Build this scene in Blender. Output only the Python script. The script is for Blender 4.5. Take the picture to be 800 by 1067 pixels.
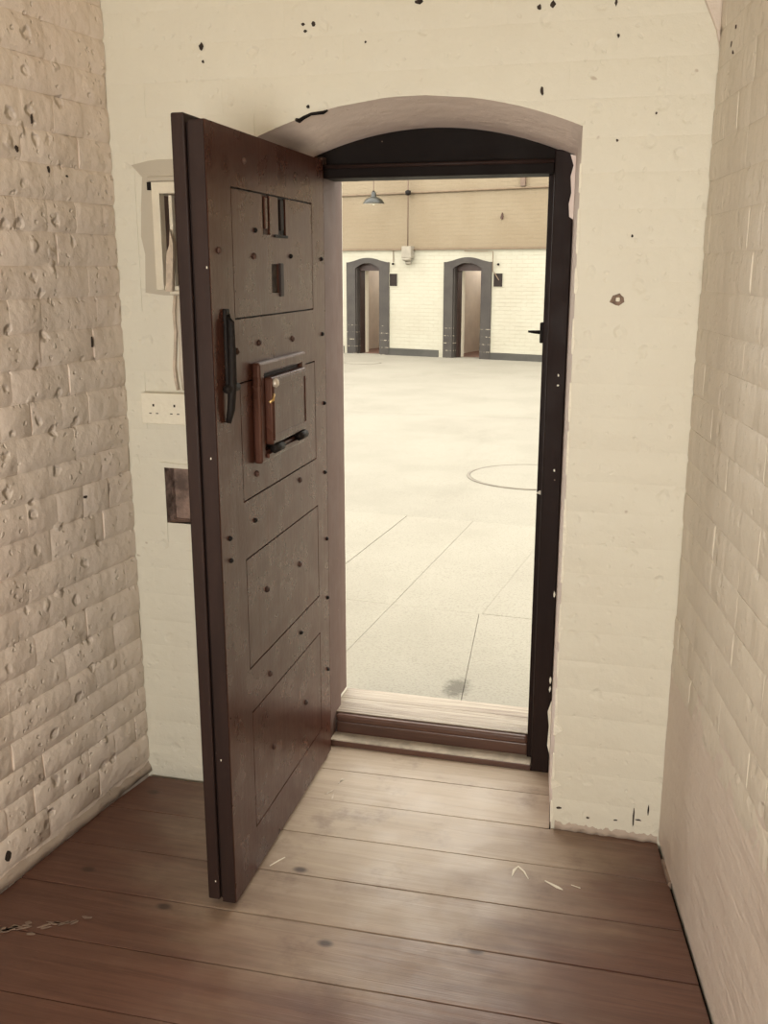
import bpy, bmesh, math, random
from mathutils import Vector, Matrix
random.seed(7)
S = bpy.context.scene
for o in list(bpy.data.objects):
    bpy.data.objects.remove(o, do_unlink=True)
COL = S.collection

# ------------------------------------------------------------------ camera
cam = bpy.data.objects.new('camera', bpy.data.cameras.new('camera'))
COL.objects.link(cam)
cam.location = (1.515, -2.655, 1.62)
cam.rotation_euler = (math.radians(90 - 13.945), 0, math.radians(14.896))
cam.data.sensor_fit = 'VERTICAL'
cam.data.sensor_height = 36.0
cam.data.lens = 1021.0 / 1067.0 * 36.0
cam.data.clip_start = 0.02
cam.data.clip_end = 200
S.camera = cam

# ------------------------------------------------------------------ sky (bright overcast) and exposure
W = bpy.data.worlds.new('overcast_sky')
S.world = W
W.use_nodes = True
bg = W.node_tree.nodes['Background']
bg.inputs['Color'].default_value = (1.0, 0.965, 0.875, 1)
bg.inputs['Strength'].default_value = 4.65
S.view_settings.view_transform = 'Standard'
S.view_settings.look = 'None'
S.view_settings.exposure = 0.0
S.view_settings.gamma = 1.0
S.view_settings.use_curve_mapping = False
S.cycles.use_denoising = True
S.cycles.max_bounces = 10
S.cycles.diffuse_bounces = 6
S.cycles.sample_clamp_indirect = 6


def area_light(name, loc, rot, sx, sy, power, col):
    l = bpy.data.lights.new(name, 'AREA')
    l.shape = 'RECTANGLE'
    l.size = sx
    l.size_y = sy
    l.energy = power
    l.color = col
    o = bpy.data.objects.new(name, l)
    o.location = loc
    o.rotation_euler = rot
    COL.objects.link(o)
    return o


# daylight coming through the barred window in the wall behind the camera
area_light('added_back_fill', (1.05, -3.585, 1.34), (math.radians(90), 0, 0), 1.1, 0.72, 42.5, (1.0, 0.965, 0.885)).data.spread = math.radians(140)


# ------------------------------------------------------------------ materials
class NT:
    def __init__(s, name):
        s.m = bpy.data.materials.new(name)
        s.m.use_nodes = True
        s.t = s.m.node_tree
        s.b = s.t.nodes['Principled BSDF']
        g = s.t.nodes.new('ShaderNodeNewGeometry')
        s.pos = g.outputs['Position']

    def n(s, typ, **kw):
        nd = s.t.nodes.new(typ)
        for k, v in kw.items():
            setattr(nd, k, v)
        return nd

    def set(s, sock, v):
        if isinstance(v, bpy.types.NodeSocket):
            s.t.links.new(v, sock)
        elif isinstance(v, tuple) and len(v) == 3 and sock.type == 'RGBA':
            sock.default_value = (*v, 1)
        else:
            sock.default_value = v

    def math(s, op, a, b=0.0, clamp=False):
        nd = s.n('ShaderNodeMath', operation=op, use_clamp=clamp)
        s.set(nd.inputs[0], a)
        s.set(nd.inputs[1], b)
        return nd.outputs[0]

    def mapv(s, scale=(1, 1, 1), loc=(0, 0, 0), rot=(0, 0, 0), vec=None):
        nd = s.n('ShaderNodeMapping')
        s.set(nd.inputs['Vector'], vec or s.pos)
        nd.inputs['Scale'].default_value = scale
        nd.inputs['Location'].default_value = loc
        nd.inputs['Rotation'].default_value = rot
        return nd.outputs[0]

    def noise(s, scale, detail=3, rough=0.55, vec=None, dist=0.0):
        nd = s.n('ShaderNodeTexNoise')
        s.set(nd.inputs['Vector'], vec or s.pos)
        nd.inputs['Scale'].default_value = scale
        nd.inputs['Detail'].default_value = detail
        nd.inputs['Roughness'].default_value = rough
        nd.inputs['Distortion'].default_value = dist
        return nd.outputs['Fac']

    def vor(s, scale, vec=None, feature='F1', dims='3D'):
        nd = s.n('ShaderNodeTexVoronoi', feature=feature, voronoi_dimensions=dims)
        s.set(nd.inputs['Vector'], vec or s.pos)
        nd.inputs['Scale'].default_value = scale
        return nd.outputs['Distance'], nd.outputs.get('Color')

    def ramp(s, fac, a, b, lo=0.0, hi=1.0):
        nd = s.n('ShaderNodeMapRange', interpolation_type='SMOOTHSTEP')
        s.set(nd.inputs['Value'], fac)
        nd.inputs['From Min'].default_value = a
        nd.inputs['From Max'].default_value = b
        nd.inputs['To Min'].default_value = lo
        nd.inputs['To Max'].default_value = hi
        return nd.outputs[0]

    def mix(s, fac, a, b):
        nd = s.n('ShaderNodeMix', data_type='RGBA')
        s.set(nd.inputs['Factor'], fac)
        s.set(nd.inputs['A'] if False else nd.inputs[6], a)
        s.set(nd.inputs[7], b)
        return nd.outputs[2]

    def bump(s, height, strength=1.0, dist=0.01, normal=None):
        nd = s.n('ShaderNodeBump')
        nd.inputs['Strength'].default_value = strength
        nd.inputs['Distance'].default_value = dist
        s.set(nd.inputs['Height'], height)
        if normal:
            s.set(nd.inputs['Normal'], normal)
        return nd.outputs[0]

    def done(s, col, rough=0.7, normal=None, spec=0.5, metal=0.0):
        s.set(s.b.inputs['Base Color'], col)
        s.set(s.b.inputs['Roughness'], rough)
        s.b.inputs['Specular IOR Level'].default_value = spec
        s.b.inputs['Metallic'].default_value = metal
        if normal:
            s.set(s.b.inputs['Normal'], normal)
        return s.m


CREAM = (0.70, 0.635, 0.505)
CREAM2 = (0.65, 0.575, 0.45)


def painted_wall(name, pit=1.0, lump=1.0, streak=0.0, stain=0.25, rough=0.55, c1=CREAM, c2=CREAM2):
    t = NT(name)
    # distorted coordinates so that dents are ragged
    d = t.n('ShaderNodeTexNoise')
    t.set(d.inputs['Vector'], t.pos)
    d.inputs['Scale'].default_value = 22
    va = t.n('ShaderNodeVectorMath', operation='SCALE')
    t.set(va.inputs[0], d.outputs['Color'])
    va.inputs['Scale'].default_value = 0.03
    vb = t.n('ShaderNodeVectorMath', operation='ADD')
    t.set(vb.inputs[0], t.pos)
    t.set(vb.inputs[1], va.outputs[0])
    vec = vb.outputs[0]

    def dents(scale, thr, size):
        dist, colr = t.vor(scale, vec)
        sp = t.n('ShaderNodeSeparateColor')
        t.set(sp.inputs[0], colr)
        m = t.math('GREATER_THAN', sp.outputs[0], thr)
        sgn = t.math('SUBTRACT', t.math('MULTIPLY', t.math('GREATER_THAN', sp.outputs[1], 0.72), 1.7), 1.0)
        pitv = t.ramp(dist, size * 0.35, size, 1.0, 0.0)
        return t.math('MULTIPLY', t.math('MULTIPLY', m, pitv), sgn)
    h = t.math('MULTIPLY', dents(15, 0.5, 0.30), 0.0062 * pit)
    h = t.math('ADD', h, t.math('MULTIPLY', dents(38, 0.45, 0.28), 0.0026 * pit))
    h = t.math('ADD', h, t.math('MULTIPLY', t.noise(9, 2), 0.012 * lump))
    h = t.math('ADD', h, t.math('MULTIPLY', t.noise(38, 2, 0.5), 0.0030 * lump))
    h = t.math('ADD', h, t.math('MULTIPLY', t.noise(240, 2), 0.0006))
    if streak:
        v = t.mapv((2.4, 2.4, 24) if streak > 0 else (28, 28, 3.5))
        h = t.math('ADD', h, t.math('MULTIPLY', t.noise(1.0, 4, 0.6, vec=v), 0.007 * abs(streak)))
    n = t.bump(h, 1.0, 1.0)
    big = t.ramp(t.noise(2.3, 4, 0.6), 0.42, 0.68)
    col = t.mix(t.math('MULTIPLY', big, stain * 2), c1, c2)
    # scattered tiny chips where the limewash has come off
    cd, cc = t.vor(21, vec)
    sp = t.n('ShaderNodeSeparateColor')
    t.set(sp.inputs[0], cc)
    chip = t.math('MULTIPLY', t.math('GREATER_THAN', sp.outputs[2], 0.93), t.ramp(cd, 0.05, 0.14, 1.0, 0.0))
    col = t.mix(t.math('MULTIPLY', chip, 0.55), col, (0.36, 0.27, 0.2))
    return t.done(col, rough, n, 0.35)


M = {}
M['wall_left'] = painted_wall('limewash_rough', 1.3, 1.35, c1=(0.77, 0.66, 0.565), c2=(0.71, 0.585, 0.50), rough=0.45)
M['wall_front'] = painted_wall('limewash_smooth', 0.34, 0.62, c1=(0.72, 0.68, 0.57), c2=(0.69, 0.64, 0.53))
M['wall_right'] = painted_wall('limewash_glossy', 0.5, 0.6, streak=-0.7, c1=(0.67, 0.605, 0.505), c2=(0.62, 0.545, 0.45), rough=0.42)
M['skirt'] = painted_wall('limewash_streaky', 0.2, 0.6, streak=0.9, c1=(0.665, 0.575, 0.495), c2=(0.60, 0.50, 0.425), rough=0.5)
M['reveal'] = painted_wall('limewash_reveal', 0.2, 0.5, c1=(0.78, 0.665, 0.60), c2=(0.72, 0.61, 0.545))
M['patch'] = painted_wall('bare_plaster', 0.1, 0.25, c1=(0.52, 0.465, 0.375), c2=(0.48, 0.425, 0.34), rough=0.8)
M['ceiling'] = painted_wall('limewash_ceiling', 0.3, 0.5)
M['facade'] = painted_wall('limewash_yard', 0.2, 0.4, c1=(0.8, 0.74, 0.58), c2=(0.74, 0.67, 0.5))


def plain(name, col, rough=0.6, var=0.15, scale=8, bump=0.0008, bscale=60, spec=0.4, metal=0.0):
    t = NT(name)
    f = t.ramp(t.noise(scale, 4, 0.6), 0.3, 0.7)
    c2 = tuple(max(0, c * (1 - var * 2)) for c in col)
    c = t.mix(f, col, c2)
    return t.done(c, rough, t.bump(t.noise(bscale, 3), 1.0, bump * 4), spec, metal)


def dark_paint(name, col, col2, rough=0.42, vert=True, spec=0.3):
    t = NT(name)
    v = t.mapv((14, 14, 1.3) if vert else (1.3, 14, 14))
    g = t.ramp(t.noise(1.6, 5, 0.65, vec=v), 0.3, 0.7)
    c = t.mix(t.math('MULTIPLY', g, 0.6), col, col2)
    blot = t.ramp(t.noise(5, 4, 0.65), 0.5, 0.75)
    c = t.mix(t.math('MULTIPLY', blot, 0.3), c, tuple(x * 0.6 for x in col))
    # pale nicks where the paint is knocked off
    d, cc = t.vor(34)
    sp = t.n('ShaderNodeSeparateColor')
    t.set(sp.inputs[0], cc)
    nick = t.math('MULTIPLY', t.math('GREATER_THAN', sp.outputs[0], 0.975), t.ramp(d, 0.05, 0.1, 1, 0))
    c = t.mix(t.math('MULTIPLY', nick, 0.6), c, (0.35, 0.25, 0.18))
    h = t.math('ADD', t.math('MULTIPLY', t.noise(2.2, 5, 0.6, vec=v), 0.0009), t.math('MULTIPLY', t.noise(70, 2), 0.0004))
    r = t.ramp(t.noise(12, 3), 0.3, 0.7, rough - 0.03, rough + 0.07)
    return t.done(c, r, t.bump(h, 1.0, 1.0), spec)


M['door'] = dark_paint('brown_door_paint', (0.066, 0.0255, 0.0170), (0.050, 0.019, 0.013), 0.28, True, 0.30)
M['door'].node_tree.nodes['Principled BSDF'].inputs['Specular Tint'].default_value = (1.0, 0.66, 0.52, 1)
M['door_edge'] = dark_paint('dark_door_edge', (0.034, 0.018, 0.0145), (0.016, 0.009, 0.0075), 0.55, True, 0.2)
M['frame'] = dark_paint('blackened_frame_paint', (0.020, 0.0105, 0.0085), (0.012, 0.0065, 0.0055), 0.55, True, 0.14)
M['frame_h'] = dark_paint('blackened_transom_paint', (0.010, 0.0058, 0.0045), (0.006, 0.0035, 0.003), 0.6, False, 0.12)
M['left_post'] = dark_paint('brown_post_paint', (0.115, 0.068, 0.053), (0.085, 0.05, 0.039), 0.6)
M['iron'] = plain('black_iron', (0.012, 0.008, 0.0065), 0.65, 0.2, spec=0.2)
M['rust'] = plain('rusty_iron', (0.09, 0.045, 0.032), 0.7, 0.3, 40)
M['hole'] = plain('dark_hole', (0.06, 0.042, 0.032), 0.9, 0.3, 60)
M['white_wood'] = plain('white_gloss_timber', (0.78, 0.71, 0.57), 0.4, 0.06)
M['plastic'] = plain('white_plastic', (0.83, 0.77, 0.63), 0.35, 0.03)
M['box_inside'] = plain('brown_box_back', (0.22, 0.15, 0.12), 0.7, 0.2)
M['raw_wood'] = plain('splintered_batten', (0.66, 0.54, 0.42), 0.7, 0.15, 30)
M['cable'] = plain('grey_cable', (0.62, 0.54, 0.44), 0.5, 0.1)
M['niche'] = plain('bare_brown_brick', (0.30, 0.205, 0.165), 0.85, 0.3, 16, 0.003, 40)
M['white_chip'] = plain('white_flaked_plaster', (0.88, 0.83, 0.70), 0.7, 0.05, 20, 0.002)
M['void'] = plain('dark_underfloor', (0.02, 0.013, 0.01), 0.95)


def floor_wood():
    t = NT('worn_pine_boards')
    oi = t.n('ShaderNodeObjectInfo')
    rnd = oi.outputs['Random']
    off = t.n('ShaderNodeCombineXYZ')
    t.set(off.inputs[0], t.math('MULTIPLY', rnd, 37.0))
    t.set(off.inputs[2], t.math('MULTIPLY', rnd, 11.0))
    ad = t.n('ShaderNodeVectorMath', operation='ADD')
    t.set(ad.inputs[0], t.pos)
    t.set(ad.inputs[1], off.outputs[0])
    p = ad.outputs[0]
    v = t.mapv((0.8, 16, 16), vec=p)
    grain = t.noise(2.0, 5, 0.6, vec=v, dist=1.2)
    fine = t.noise(6.0, 3, 0.6, vec=t.mapv((1.0, 40, 40), vec=p))
    c = t.mix(t.ramp(grain, 0.3, 0.72), (0.138, 0.064, 0.043), (0.094, 0.041, 0.028))
    c = t.mix(t.math('MULTIPLY', t.ramp(fine, 0.45, 0.75), 0.35), c, (0.185, 0.092, 0.062))
    # doorway light painted into the boards as a pale pool, with some worn varnish
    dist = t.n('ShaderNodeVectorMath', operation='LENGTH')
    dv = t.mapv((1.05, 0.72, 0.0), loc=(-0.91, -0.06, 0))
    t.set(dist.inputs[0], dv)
    lit_wear = t.math('ADD', dist.outputs['Value'], t.math('MULTIPLY', t.math('SUBTRACT', t.noise(5, 4, 0.6, vec=t.mapv((0.5, 1.2, 1))), 0.5), 0.55))
    worn = t.ramp(lit_wear, 0.22, 0.88, 1.0, 0.0)
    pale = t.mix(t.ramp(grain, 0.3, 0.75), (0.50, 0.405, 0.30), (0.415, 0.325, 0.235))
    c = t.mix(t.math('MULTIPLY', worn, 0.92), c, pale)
    # knots
    kd, kc = t.vor(3.2, vec=t.mapv((0.8, 1.25, 1), vec=p), dims='2D')
    sp = t.n('ShaderNodeSeparateColor')
    t.set(sp.inputs[0], kc)
    kn = t.math('MULTIPLY', t.math('GREATER_THAN', sp.outputs[0], 0.6), t.ramp(kd, 0.02, 0.075, 1, 0))
    c = t.mix(t.math('MULTIPLY', kn, 0.9), c, (0.04, 0.019, 0.013))
    # dirt blotches
    bl = t.ramp(t.noise(4.2, 5, 0.7), 0.52, 0.72)
    c = t.mix(t.math('MULTIPLY', bl, 0.45), c, (0.10, 0.052, 0.038))
    h = t.math('ADD', t.math('MULTIPLY', grain, 0.002), t.math('MULTIPLY', fine, 0.0006))
    r = t.ramp(t.noise(7, 4), 0.3, 0.7, 0.34, 0.52)
    return t.done(c, r, t.bump(h, 0.8, 1.0), 0.5)


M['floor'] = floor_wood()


def sill_wood():
    t = NT('weathered_sill_timber')
    v = t.mapv((0.9, 18, 18))
    g = t.noise(2.4, 5, 0.65, vec=v, dist=0.8)
    c = t.mix(t.ramp(g, 0.35, 0.7), (0.34, 0.285, 0.215), (0.19, 0.14, 0.10))
    return t.done(c, 0.5, t.bump(g, 1.0, 0.006), 0.5)


M['sill'] = sill_wood()
M['plate'] = plain('worn_threshold_plate', (0.58, 0.50, 0.39), 0.5, 0.2, 12)
M['sill_front'] = dark_paint('dark_sill_timber', (0.12, 0.058, 0.040), (0.05, 0.026, 0.02), 0.34, False, 0.45)


def concrete(name, k):
    t = NT(name)
    C_ = lambda *c: tuple(x * k for x in c)
    sp = t.noise(95, 3, 0.7)
    big = t.ramp(t.noise(0.9, 5, 0.62), 0.38, 0.66)
    c = t.mix(big, C_(0.275, 0.255, 0.208), C_(0.245, 0.225, 0.182))
    c = t.mix(t.math('MULTIPLY', t.ramp(sp, 0.48, 0.66), 0.65), c, C_(0.19, 0.168, 0.13))
    st = t.ramp(t.noise(1.1, 5, 0.65, vec=t.mapv((1.2, 0.45, 1), loc=(3, 1, 0))), 0.56, 0.72)
    c = t.mix(t.math('MULTIPLY', st, 0.35), c, C_(0.185, 0.165, 0.13))
    ln = t.n('ShaderNodeVectorMath', operation='LENGTH')
    t.set(ln.inputs[0], t.mapv((1.0, 0.55, 0), loc=(-0.90, -0.40, 0)))
    sd = t.math('ADD', ln.outputs['Value'], t.math('MULTIPLY', t.math('SUBTRACT', t.noise(40, 4, 0.7), 0.5), 0.09))
    c = t.mix(t.math('MULTIPLY', t.ramp(sd, 0.02, 0.065, 1, 0), 0.75), c, C_(0.07, 0.06, 0.045))
    return t.done(c, 0.8, t.bump(t.math('ADD', sp, t.math('MULTIPLY', t.noise(9, 3), 0.6)), 1.0, 0.004), 0.3)


M['concrete'] = concrete('worn_yard_flagstone', 0.91)
M['bay'] = concrete('worn_yard_concrete', 0.845)
M['joint'] = plain('dirt_joint', (0.175, 0.158, 0.125), 0.95)


def far_wall():
    t = NT('far_wall_paint')
    br = t.n('ShaderNodeTexBrick')
    sep = t.n('ShaderNodeSeparateXYZ')
    tc = t.n('ShaderNodeTexCoord')
    t.set(sep.inputs[0], tc.outputs['Object'])
    cb = t.n('ShaderNodeCombineXYZ')
    t.set(cb.inputs[0], sep.outputs[0])
    t.set(cb.inputs[1], sep.outputs[2])
    t.set(br.inputs['Vector'], cb.outputs[0])
    br.inputs['Scale'].default_value = 1.0
    br.inputs['Brick Width'].default_value = 0.235
    br.inputs['Row Height'].default_value = 0.078
    br.inputs['Mortar Size'].default_value = 0.006
    br.inputs['Mortar Smooth'].default_value = 1.0
    up = t.math('GREATER_THAN', sep.outputs[2], 2.25)
    c = t.mix(up, (0.385, 0.365, 0.295), (0.205, 0.16, 0.105))
    c = t.mix(t.math('MULTIPLY', t.ramp(t.noise(1.2, 4), 0.4, 0.7), 0.25), c, (0.27, 0.23, 0.165))
    c = t.mix(t.math('MULTIPLY', br.outputs['Fac'], 0.22), c, (0.30, 0.25, 0.18))
    h = t.math('ADD', t.math('MULTIPLY', br.outputs['Fac'], -0.5), t.noise(14, 3))
    return t.done(c, 0.75, t.bump(h, 0.6, 0.015), 0.3)


M['far_wall'] = far_wall()


def surround_paint():
    t = NT('grey_surround_paint')
    tc = t.n('ShaderNodeTexCoord')
    sep = t.n('ShaderNodeSeparateXYZ')
    t.set(sep.inputs[0], tc.outputs['Object'])
    z = sep.outputs[2]
    row = t.math('FRACT', t.math('MULTIPLY', z, 1 / 0.155))
    line = t.ramp(row, 0.0, 0.16, 1, 0)
    low = t.ramp(z, 0.55, 0.8, 1, 0)
    chip = t.ramp(t.noise(16, 4, 0.7), 0.5, 0.62)
    c = t.mix(t.ramp(t.noise(3, 4), 0.35, 0.7), (0.043, 0.036, 0.030), (0.030, 0.024, 0.021))
    c = t.mix(t.math('MULTIPLY', t.math('MULTIPLY', line, low), t.math('MULTIPLY', chip, 0.8)), c, (0.55, 0.48, 0.36))
    return t.done(c, 0.6, t.bump(t.noise(30, 3), 1.0, 0.004), 0.4)


M['surround'] = surround_paint()
M['skirting'] = plain('grey_skirting_paint', (0.056, 0.052, 0.044), 0.6, 0.15, 3)
M['far_dark'] = plain('dark_brown_jamb', (0.045, 0.025, 0.02), 0.5)
M['far_room'] = plain('pinkish_cell_limewash', (0.62, 0.54, 0.45), 0.7, 0.06, 3)
M['far_floor'] = plain('far_cell_boards', (0.20, 0.11, 0.08), 0.6)
M['enamel'] = plain('green_grey_enamel', (0.016, 0.017, 0.013), 0.3, 0.1, spec=0.6)
M['enamel_in'] = plain('white_enamel', (0.85, 0.82, 0.72), 0.3, 0.02)
M['grey_box'] = plain('grey_painted_metal', (0.27, 0.24, 0.19), 0.5, 0.1)
M['conduit_ochre'] = plain('ochre_painted_conduit', (0.17, 0.12, 0.075), 0.6, 0.1)
M['conduit_dark'] = plain('dark_painted_conduit', (0.15, 0.10, 0.07), 0.6, 0.1)
M['fillet'] = painted_wall('mortar_fillet_paint', 0.6, 0.8, c1=(0.46, 0.37, 0.30), c2=(0.30, 0.23, 0.18))
mg = NT('window_glass')
mg.b.inputs['Transmission Weight'].default_value = 1.0
M['glass'] = mg.done((0.95, 0.95, 0.9), 0.05)


# ------------------------------------------------------------------ mesh helpers
class MB:
    def __init__(s):
        s.v = []
        s.f = []

    def add(s, vs, fs):
        n = len(s.v)
        s.v += [tuple(v) for v in vs]
        s.f += [tuple(i + n for i in f) for f in fs]
        return s

    def box(s, x0, x1, y0, y1, z0, z1):
        return s.add([(x0, y0, z0), (x1, y0, z0), (x1, y1, z0), (x0, y1, z0), (x0, y0, z1), (x1, y0, z1), (x1, y1, z1), (x0, y1, z1)],
                     [(3, 2, 1, 0), (4, 5, 6, 7), (0, 1, 5, 4), (1, 2, 6, 5), (2, 3, 7, 6), (3, 0, 4, 7)])

    def prism(s, poly, y0, y1):
        """polygon in the x,z plane (counter-clockwise seen from -y) pushed from y0 to y1"""
        n = len(poly)
        vs = [(x, y0, z) for x, z in poly] + [(x, y1, z) for x, z in poly]
        fs = [tuple(range(n)), tuple(range(2 * n - 1, n - 1, -1))]
        fs += [((i + 1) % n, i, n + i, n + (i + 1) % n) for i in range(n)]
        return s.add(vs, fs)

    def flat(s, poly, z0, z1):
        """polygon in the x,y plane (counter-clockwise from above)"""
        n = len(poly)
        vs = [(x, y, z0) for x, y in poly] + [(x, y, z1) for x, y in poly]
        fs = [tuple(range(n - 1, -1, -1)), tuple(range(n, 2 * n))]
        fs += [(i, (i + 1) % n, n + (i + 1) % n, n + i) for i in range(n)]
        return s.add(vs, fs)

    def tube(s, pts, r, seg=8):
        pts = [Vector(p) for p in pts]
        rings = []
        for i, p in enumerate(pts):
            a = pts[max(0, i - 1)]
            b = pts[min(len(pts) - 1, i + 1)]
            t = (b - a).normalized()
            up = Vector((0, 0, 1)) if abs(t.z) < 0.9 else Vector((1, 0, 0))
            x = t.cross(up).normalized()
            y = t.cross(x)
            rr = r[i] if isinstance(r, (list, tuple)) else r
            rings.append([p + (x * math.cos(k * 2 * math.pi / seg) + y * math.sin(k * 2 * math.pi / seg)) * rr for k in range(seg)])
        vs = [v for ring in rings for v in ring]
        fs = []
        for i in range(len(pts) - 1):
            for k in range(seg):
                fs.append((i * seg + k, i * seg + (k + 1) % seg, (i + 1) * seg + (k + 1) % seg, (i + 1) * seg + k))
        fs.append(tuple(range(seg - 1, -1, -1)))
        m = (len(pts) - 1) * seg
        fs.append(tuple(range(m, m + seg)))
        return s.add(vs, fs)

    def lathe(s, prof, seg=24, c=(0, 0, 0), axis='z'):
        vs = []
        for r, h in prof:
            for k in range(seg):
                a = k * 2 * math.pi / seg
                if axis == 'z':
                    vs.append((c[0] + r * math.cos(a), c[1] + r * math.sin(a), c[2] + h))
                else:
                    vs.append((c[0] + r * math.cos(a), c[1] - h, c[2] + r * math.sin(a)))
        fs = []
        for i in range(len(prof) - 1):
            for k in range(seg):
                fs.append((i * seg + k, i * seg + (k + 1) % seg, (i + 1) * seg + (k + 1) % seg, (i + 1) * seg + k))
        fs.append(tuple(range(seg - 1, -1, -1)))
        m = (len(prof) - 1) * seg
        fs.append(tuple(range(m, m + seg)))
        return s.add(vs, fs)

    def holed(s, x0, x1, z0, z1, y0, y1, holes):
        """slab in x,z from y0 (front) to y1 with rectangular holes (hx0,hx1,hz0,hz1) right through"""
        xs = sorted({x0, x1, *[min(max(h[i], x0), x1) for h in holes for i in (0, 1)]})
        zs = sorted({z0, z1, *[min(max(h[i], z0), z1) for h in holes for i in (2, 3)]})

        def solid(i, j):
            if i < 0 or j < 0 or i >= len(xs) - 1 or j >= len(zs) - 1:
                return False
            cx, cz = (xs[i] + xs[i + 1]) / 2, (zs[j] + zs[j + 1]) / 2
            return not any(h[0] < cx < h[1] and h[2] < cz < h[3] for h in holes)
        for i in range(len(xs) - 1):
            for j in range(len(zs) - 1):
                if not solid(i, j):
                    continue
                a, b, c, d = xs[i], xs[i + 1], zs[j], zs[j + 1]
                P = [(a, y0, c), (b, y0, c), (b, y1, c), (a, y1, c), (a, y0, d), (b, y0, d), (b, y1, d), (a, y1, d)]
                F = [(0, 1, 5, 4), (2, 3, 7, 6)]
                if not solid(i - 1, j): F.append((3, 0, 4, 7))
                if not solid(i + 1, j): F.append((1, 2, 6, 5))
                if not solid(i, j - 1): F.append((3, 2, 1, 0))
                if not solid(i, j + 1): F.append((4, 5, 6, 7))
                s.add(P, F)
        return s

    def mesh(s, name, mat, smooth=False, weld=True):
        me = bpy.data.meshes.new(name)
        me.from_pydata(s.v, [], s.f)
        bm = bmesh.new()
        bm.from_mesh(me)
        if weld:
            bmesh.ops.remove_doubles(bm, verts=bm.verts, dist=1e-5)
        bmesh.ops.recalc_face_normals(bm, faces=bm.faces)
        bm.to_mesh(me)
        bm.free()
        if smooth:
            for p in me.polygons:
                p.use_smooth = True
        me.materials.append(M[mat])
        return me


def link(name, data, parent=None, loc=None, rot=None, mw=None):
    o = bpy.data.objects.new(name, data)
    COL.objects.link(o)
    if parent:
        o.parent = parent
    if loc is not None:
        o.location = loc
    if rot is not None:
        o.rotation_euler = rot
    if mw is not None:
        o.matrix_world = mw
    return o


def obj(name, mb, mat, parent=None, bevel=0.0, smooth=False, loc=None, rot=None, mw=None, seg=2):
    o = link(name, mb.mesh(name, mat, smooth), parent, loc, rot, mw)
    if bevel:
        b = o.modifiers.new('soft_edges', 'BEVEL')
        b.width = bevel
        b.segments = seg
        b.limit_method = 'ANGLE'
        b.angle_limit = math.radians(35)
    return o


def tag(o, label, cat, kind=None, group=None):
    o['label'] = label
    if cat:
        o['category'] = cat
    if kind:
        o['kind'] = kind
    if group:
        o['group'] = group
    return o


def frame_matrix(origin, xdir):
    """local x along the surface, z up, y going INTO the wall (the room is on the -y side)"""
    x = Vector((xdir[0], xdir[1], 0)).normalized()
    z = Vector((0, 0, 1))
    y = z.cross(x)
    m = Matrix((x, y, z)).transposed().to_4x4()
    m.translation = Vector(origin)
    return m


def brick_mesh(x0, x1, zlo, zhi, proud, bev, jit, mat, rnd, deep=0.003):
    """one painted brick: a cushion-like front with uneven edges; zlo may be a function of x"""
    fz = zlo if callable(zlo) else (lambda x: zlo)
    perp = 1.0 if rnd.random() < 0.22 else 0.25
    L = x1 - x0
    b = min(bev, L * 0.3)
    xs = [x0, x0 + b, x0 + L * rnd.uniform(0.4, 0.6), x1 - b, x1]
    mb = MB()
    vs = []
    nz = 4
    for j in range(nz):
        for i, x in enumerate(xs):
            lo = fz(x)
            H = zhi - lo
            bb = min(bev, H * 0.35)
            z = [lo, lo + bb, zhi - bb, zhi][j]
            rim = i in (0, len(xs) - 1) or j in (0, nz - 1)
            if rim:
                bed = j in (0, nz - 1)
                y = -proud + (deep if bed else deep * perp)
                k = 0.0
            else:
                y = -proud + rnd.uniform(-jit, jit)
                k = bev * 0.35
            vs.append((x + rnd.uniform(-k, k), y, z + rnd.uniform(-k, k)))
    n = len(xs)
    fs = [(j * n + i, j * n + i + 1, (j + 1) * n + i + 1, (j + 1) * n + i) for j in range(nz - 1) for i in range(n - 1)]
    rim = [i for i in range(n)] + [j * n + n - 1 for j in range(1, nz)] + [(nz - 1) * n + i for i in range(n - 2, -1, -1)] + [j * n for j in range(nz - 2, 0, -1)]
    base = len(vs)
    m_ = len(rim)
    vs += [vs[i] for i in rim]            # the sides have vertices of their own, so the front keeps its own shading
    vs += [(vs[i][0], 0.001, vs[i][2]) for i in rim]
    fs += [(base + (k + 1) % m_, base + k, base + m_ + k, base + m_ + (k + 1) % m_) for k in range(m_)]
    mb.add(vs, fs)
    me = bpy.data.meshes.new('brick')
    me.from_pydata(mb.v, [], mb.f)
    for p in me.polygons:
        p.use_smooth = True
    me.materials.append(M[mat])
    return me


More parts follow.
